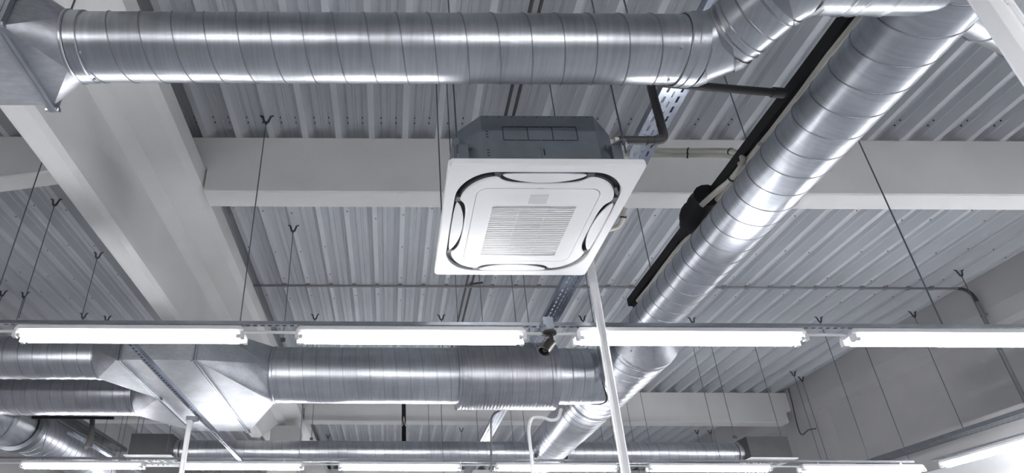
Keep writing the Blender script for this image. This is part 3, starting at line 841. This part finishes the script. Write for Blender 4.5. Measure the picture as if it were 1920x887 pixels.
freerod(1215,812,10.2,3.95,2.3,'thin far rod right of the slanting duct, fourth')
freerod(586,790,8.35,3.95,2.40,'rod with black clamp on the thin far duct below the middle duct', foot=True)
freerod(564,810,7.6,3.95,1.72,'rod beside the dark beam slot below the middle duct')
freerod(829,812,7.6,3.95,1.72,'rod below the silencer left end reaching the far lamp rail')
freerod(804,790,9.0,3.95,2.42,'thin far rod below the middle duct near the black cable bundle')
freerod(895,800,8.6,3.95,2.42,'thin far rod left of the tray below the silencer')
freerod(960,800,8.5,3.95,2.42,'thin far rod below the silencer, left of the bent white pipe')
freerod(983,800,8.6,3.95,2.42,'thin far rod below the silencer, just left of the bent white pipe')
freerod(134,790,8.8,3.95,2.8,'far rod above the left corner tray')
freerod(195,815,9.2,3.95,2.2,'far rod against the left wall, left one')
freerod(223,818,9.0,3.95,1.9,'far rod against the left wall, middle one')
freerod(232,818,8.9,3.95,1.9,'far rod against the left wall, right one')
freerod(257,803,8.4,3.95,2.43,'rod standing on the left diffuser box')
freerod(268,796,8.5,3.95,2.43,'second rod standing on the left diffuser box')
freerod(315,830,8.0,3.95,2.12,'rod in front of the left diffuser box')
freerod(78,848,7.1,3.0,1.73,'short rod in front of the elbow duct at bottom left')
freerod(138,6,1.75,3.95,2.43,'short piece of rod above the left transition of the top duct')

# ------------------------------------------------------------------ poles, pipes and cables
def facet_pole(x, y, z0, z1, s, label, name='service_pole'):
    t_ = thing(name, (x, y, z0), label, 'pole')
    c = s*.22
    p = [(-s/2+c,-s/2),(s/2-c,-s/2),(s/2,-s/2+c),(s/2,s/2-c),(s/2-c,s/2),(-s/2+c,s/2),(-s/2,s/2-c),(-s/2,-s/2+c)]
    b = MB(); r0 = b.ring([(x+u, y+v, z0) for u, v in p]); r1_ = b.ring([(x+u, y+v, z1) for u, v in p])
    b.bridge(r0, r1_, 8); b.cap(r0, 8, True); b.cap(r1_, 8); b.build('pole', 'white', t_, smooth=False)
    b = MB(); b.quadbox(x-s*.8, x+s*.8, y-s*.8, y+s*.8, z0, z0+.012); b.build('foot_plate', 'white', t_, smooth=False)
    return t_
pl = facet_pole(1.317, 3.20, FL, 2.90, .046, 'long slim white pole rising from the bottom edge to behind the air conditioner')
b = MB(); b.bar((1.317, 3.20, 2.885), (1.69, 3.20, 2.838), .03, .02); b.build('support_arm', 'steel', pl, smooth=False)
p2 = at(357, 783, h=1.685)
pl2 = facet_pole(p2.x+.0, p2.y, FL, 1.655, .042, 'short white pole at lower left hanging from the slotted strut')
b = MB(); b.quadbox(p2.x-.03, p2.x+.075, p2.y-.03, p2.y+.03, 1.655, 1.692); b.build('clamp', 'steel', pl2, smooth=False)
pw = facet_pole(1.665, 1.035, FL, H, .060, 'thick bright white post crossing the top right corner')
b = MB(); b.quadbox(1.665-.006, 1.665+.006, 1.035-.0325, 1.035-.029, .6, 1.50); b.quadbox(1.665-.012, 1.665+.0, 1.035-.033, 1.035-.029, 1.50, 1.56); b.build('slot_cover', 'cap', pw, smooth=False)

# drain pipe in dark grey
t_ = thing('drain_pipe', (1.15, 2.2, 2.2), 'dark grey insulated pipe bending up from the right side of the air conditioner', 'pipe')
hp = 2.205
def arc(p0, p1, p2, n=6):
    return [Vector(p0)*(1-t)**2 + Vector(p1)*2*t*(1-t) + Vector(p2)*t*t for t in [i/n for i in range(n+1)]]
path = [(1.155,2.2,hp)] + arc((1.355,2.2,hp),(1.395,2.2,hp),(1.395,2.2,hp+.045)) + arc((1.395,2.2,2.58),(1.395,2.2,2.62),(1.44,2.2,2.62)) + [(2.16,2.265,2.62)]
b = MB(); b.sweep(path, .021, 16); b.build('pipe', 'pipe_grey', t_)
for x in (1.30, 1.335): 
    b = MB(); b.lathe((x,2.2,hp), (1,0,0), [(0,.024),(.01,.024)], 16); b.build('tape', 'pipe_grey', t_)
b = MB(); b.lathe((1.135,2.2,hp), (1,0,0), [(0,.016),(.02,.016)], 12); b.build('brass_end', 'cream', t_)
b = MB(); b.lathe((2.09,2.258,2.62), (1,.09,0), [(0,.027),(.07,.027)], 16); b.build('tee_socket', 'pipe_grey', t_)
# black trunking along the big duct
b = MB()
yy = -2.0; random.seed(3)
pts = []
while yy < 5.0:
    pts.append((2.238+random.uniform(-.004,.004), yy, 2.655)); yy += .35
for p, q in zip(pts, pts[1:]): b.bar(p, q, .085, .075)
tag(origin(b.build('cable_duct', 'black', smooth=False)), 'black insulated line running along the left side of the slanting duct', 'pipe')
b = MB()
for off, zz in ((0,2.588),(.045,2.60)):
    b.sweep([(2.221+off+.006*sin(i*1.7+off*40), -1.5+i*.25, zz) for i in range(25)], .0165, 10)
o = tag(origin(b.build('hose', 'cream')), 'cream hoses strapped beneath the black line beside the slanting duct', 'hose')
for i, yy in enumerate((1.9, 2.25, 3.9, 4.3, 4.6)):
    b = MB(); b.lathe((2.262, yy, 2.60), (0,1,0), [(0,.047),(.008,.047)], 14); 
    b.build('cable_tie', 'black', None); o2 = bpy.context.scene.collection.objects[-1]
    o2.parent = o; o2.matrix_parent_inverse = Matrix.Translation(-o.location)
# black wrapped bundle
b = MB()
prof_ = [(0,.07),(.01,.092),(.05,.088),(.09,.102),(.17,.098),(.20,.112),(.27,.104),(.29,.085),(.34,.08),(.38,.06),(.5,.05)]
b.lathe((2.175, 3.12, 2.64), (.12,1,0), prof_, 14)
o = origin(b.build('insulation_wrap', 'black')); tag(o, 'thick black wrapped bundle where the cream hoses enter, left of the slanting duct', 'insulation')
# cream hoses from the unit
def hose(pts, r, label, m='cream', ties=(), name='hose', cat='hose'):
    t_ = thing(name, pts[0], label, cat)
    # smooth path
    P_ = [Vector(p) for p in pts]; out = []
    for i in range(len(P_)-1):
        p0 = P_[max(0,i-1)]; p1 = P_[i]; p2_ = P_[i+1]; p3 = P_[min(len(P_)-1, i+2)]
        for k in range(6):
            t = k/6
            out.append(.5*((2*p1)+(p2_-p0)*t+(2*p0-5*p1+4*p2_-p3)*t*t+(3*p1-p0-3*p2_+p3)*t**3))
    out.append(P_[-1])
    b = MB(); b.sweep(out, r, 12); b.build('tube_body', m, t_)
    for i in ties:
        a = P_[i]; c = (P_[min(i+1,len(P_)-1)]-P_[max(i-1,0)]).normalized()
        b = MB(); b.lathe(a-c*.004, c, [(0,r+.004),(.008,r+.004)], 12); b.build('cable_tie', 'black', t_)
    return t_
def L(px, py, Y): 
    p = at(px, py, Y=Y); return (p.x, p.y, p.z)
hose([L(1160,289,2.34), L(1171,287,2.85), L(1195,283,3.15), L(1290,283,3.12), L(1370,284,2.9), L(1394,300,2.74), L(1372,335,2.84), L(1345,358,3.02), L(1315,385,3.15)], .019, 'upper cream hose from the air conditioner to the black bundle', ties=(3,4,6))
hose([L(1160,296,2.36), L(1171,294,2.85), L(1195,291,3.17), L(1290,291,3.14), L(1370,292,2.92), L(1390,312,2.78), L(1378,340,2.86), L(1350,378,3.05)], .019, 'lower cream hose from the air conditioner to the black bundle', ties=(3,5))
hose([L(1425,270,2.55), L(1400,310,2.75), L(1378,355,2.98), L(1350,385,3.1)], .015, 'thin cream hose beside the slanting duct above the black bundle')
hose([L(1150,380,2.9), L(1167,392,2.9), L(1168,408,2.9), L(1160,424,2.95), L(1135,432,3.0)], .016, 'short cream hose loop behind the right edge of the air conditioner panel', ties=(2,))
hose([L(999,900,5.0), L(997,860,5.05), L(992,815,5.1), L(993,795,5.1), L(1000,783,5.1), L(1018,783,5.1), L(1033,788,5.1), L(1046,784,5.12), L(1052,768,5.2)], .0155, 'bent white pipe rising from the bottom edge under the silencer', m='white', name='pipe', cat='pipe')
hose([L(921,885,6.5), L(921,830,6.5), L(921,790,6.5), L(925,778,6.5), L(936,770,6.6)], .012, 'slim grey pipe under the silencer left of the bent white pipe', m='pipe_mid', name='pipe', cat='pipe')
# deck conduit and twin deck lines
yc = 6.50
t_ = thing('conduit', (2.9, yc, H-.03), 'thin grey conduit fixed across the underside of the deck, bending down the right wall', 'conduit')
p3 = arc((7.45,yc,H-.025),(7.62,yc,H-.025),(7.62,yc,H-.22))
b = MB(); b.sweep([(-1.80,yc,H-.025)]+[tuple(p) for p in p3[:1]], .016, 10); b.build('conduit_pipe', 'pipe_mid', t_)
b = MB(); b.sweep([tuple(p) for p in p3], .020, 12); b.build('bend', 'pipe_grey', t_)
b = MB(); b.sweep([(7.62,yc,H-.22),(7.62,yc,1.95)], .017, 10); b.build('conduit_pipe', 'pipe_mid', t_)
for z in (3.55, 3.2):
    b = MB(); b.quadbox(7.60, 7.648 if z > 3.5 else 7.79, yc-.03, yc+.03, z-.012, z+.012); b.build('clamp', 'pipe_mid', t_, smooth=False)
k = -6
while X0+k*PIT < 7.4:
    x = X0+k*PIT
    if x > -1.7:
        b = MB(); b.quadbox(x-.024, x+.024, yc-.022, yc+.022, H-.040, H-.0005); b.build('clip', 'pipe_mid', t_, smooth=False)
    k += 1
for dx, s in ((0,'left'), (.07,'right')):
    b = MB(); b.sweep([(.99+dx, -1, H-.02), (.99+dx, 3.9, H-.02)], .014, 8)
    b.sweep([(.99+dx, 4.2, H-.02), (.99+dx, 10.4, H-.02)], .014, 8)
    tag(origin(b.build('conduit', 'pipe_grey')), 'dark line of a close pair along a deck rib behind the air conditioner, %s one' % s, 'conduit')
hose([L(880,533,6.3), L(905,530,6.3)], .014, 'little brown stub beside the deck conduit below the air conditioner', m='pipe_grey', name='pipe_stub', cat='pipe')
# black cable bundle in the far bay
t_ = thing('cable_bundle', (.2, 9.4, 2.6), 'black vertical cable bundle hanging below the middle duct in front of the far beam', 'cable')
a0 = L(757,755,9.4); 
b = MB(); b.quadbox(a0[0]-.035, a0[0]+.035, 9.38, 9.44, 2.60, 3.95); b.build('trunk', 'black', t_, smooth=False)
for s in (-1, 1):
    b = MB(); b.sweep([(a0[0], 9.37, 3.1), (a0[0]+s*.02, 9.36, 2.95), (a0[0]+s*.14, 9.36, 2.84), (a0[0]+s*.28, 9.36, 2.78)], .006, 6); b.build('loose_wire', 'cream', t_)
# black pipes at lower left
hose([L(60,783,6.9), L(120,783,6.9), L(213,784,6.9)], .019, 'black horizontal pipe just under the lower round duct at the left', m='black', name='pipe', cat='pipe')
hose([L(172,786,7.0), L(172,800,7.0), L(166,828,7.05), L(160,840,7.1)], .026, 'black forked pipe dropping to the tray at bottom left', m='pipe_grey', name='pipe', cat='pipe')
hose([L(175,786,7.3), L(174,815,7.3), L(170,838,7.3)], .02, 'thin black pipe behind the forked one at bottom left', m='pipe_grey', name='pipe', cat='pipe')
hose([L(1478,728,9.6),L(1484,750,9.6),L(1500,812,9.6),L(1516,806,9.6),L(1530,804,9.6)], .009, 'thin black cable hooked on the end block of the right wall', m='pipe_grey', name='cable', cat='cable')

# ------------------------------------------------------------------ security camera
cx, cy = at(1028, 620, Y=3.30).x, 3.30
t_ = thing('security_camera', (cx, cy, 1.5), 'small bronze bullet security camera hanging from the lamp rail', 'camera')
b = MB(); b.quadbox(cx-.035, cx+.03, cy-.03, cy+.06, 1.705, 1.760); b.quadbox(cx-.02, cx+.02, cy-.031, cy-.028, 1.66, 1.72); b.build('bracket', 'steel_l', t_, smooth=False)
b = MB(); b.lathe((cx+.005,cy,1.672), (0,0,-1), [(0,.02),(.006,.043),(.022,.045),(.03,.030)], 28); b.build('base', 'cam', t_)
b = MB(); b.sweep([(cx+.008,cy,1.645),(cx+.014,cy,1.618),(cx+.006,cy-.004,1.595)], .014, 14); b.build('arm', 'cam', t_)
dc = Vector((-.617,-.107,-.774)).normalized(); oc = Vector((cx+.022,cy+.02,1.612))
b = MB(); b.lathe(oc, dc, [(0,.022),(.012,.034),(.08,.036),(.105,.040),(.108,.035)], 32, (True,False)); bd_ = b.build('body', 'cam', t_)
b = MB(); b.lathe(oc+dc*.085, dc, [(0,.035),(.001,.035)], 32); b.build('front_glass', 'lens', bd_)
b = MB(); b.lathe(oc+dc*.086, dc, [(0,.017),(.012,.014),(.014,.008)], 20); b.build('lens', 'cam', bd_)
b = MB(); b.sweep([(cx-.03,cy-.02,1.74),(cx-.06,cy-.02,1.70),(cx-.055,cy-.02,1.66),(cx-.03,cy-.01,1.635),(cx,cy,1.66)], .003, 6); b.build('lead', 'pipe_mid', t_)

# ------------------------------------------------------------------ world, camera, view
w = bpy.data.worlds.new('world'); SC.world = w; w.use_nodes = True
w.node_tree.nodes['Background'].inputs[0].default_value = (.6, .65, .7, 1)
w.node_tree.nodes['Background'].inputs[1].default_value = .02
cam = bpy.data.cameras.new('camera'); co = bpy.data.objects.new('camera', cam); COL.objects.link(co)
cam.sensor_width = 36; cam.lens = 36*F/1920
cam.shift_x = (960-PX)/1920; cam.shift_y = (PY-443.5)/1920
cam.clip_start = .05
co.location = (0, 0, EYE)
co.rotation_euler = (Matrix.Rotation(pi/2+TH, 3, 'X') @ Matrix.Rotation(ROLL, 3, 'Z')).to_euler()
SC.camera = co
SC.view_settings.view_transform = 'Standard'; SC.view_settings.look = 'None'
SC.view_settings.exposure = 1.38; SC.view_settings.gamma = 1.0
SC.view_settings.use_curve_mapping = False
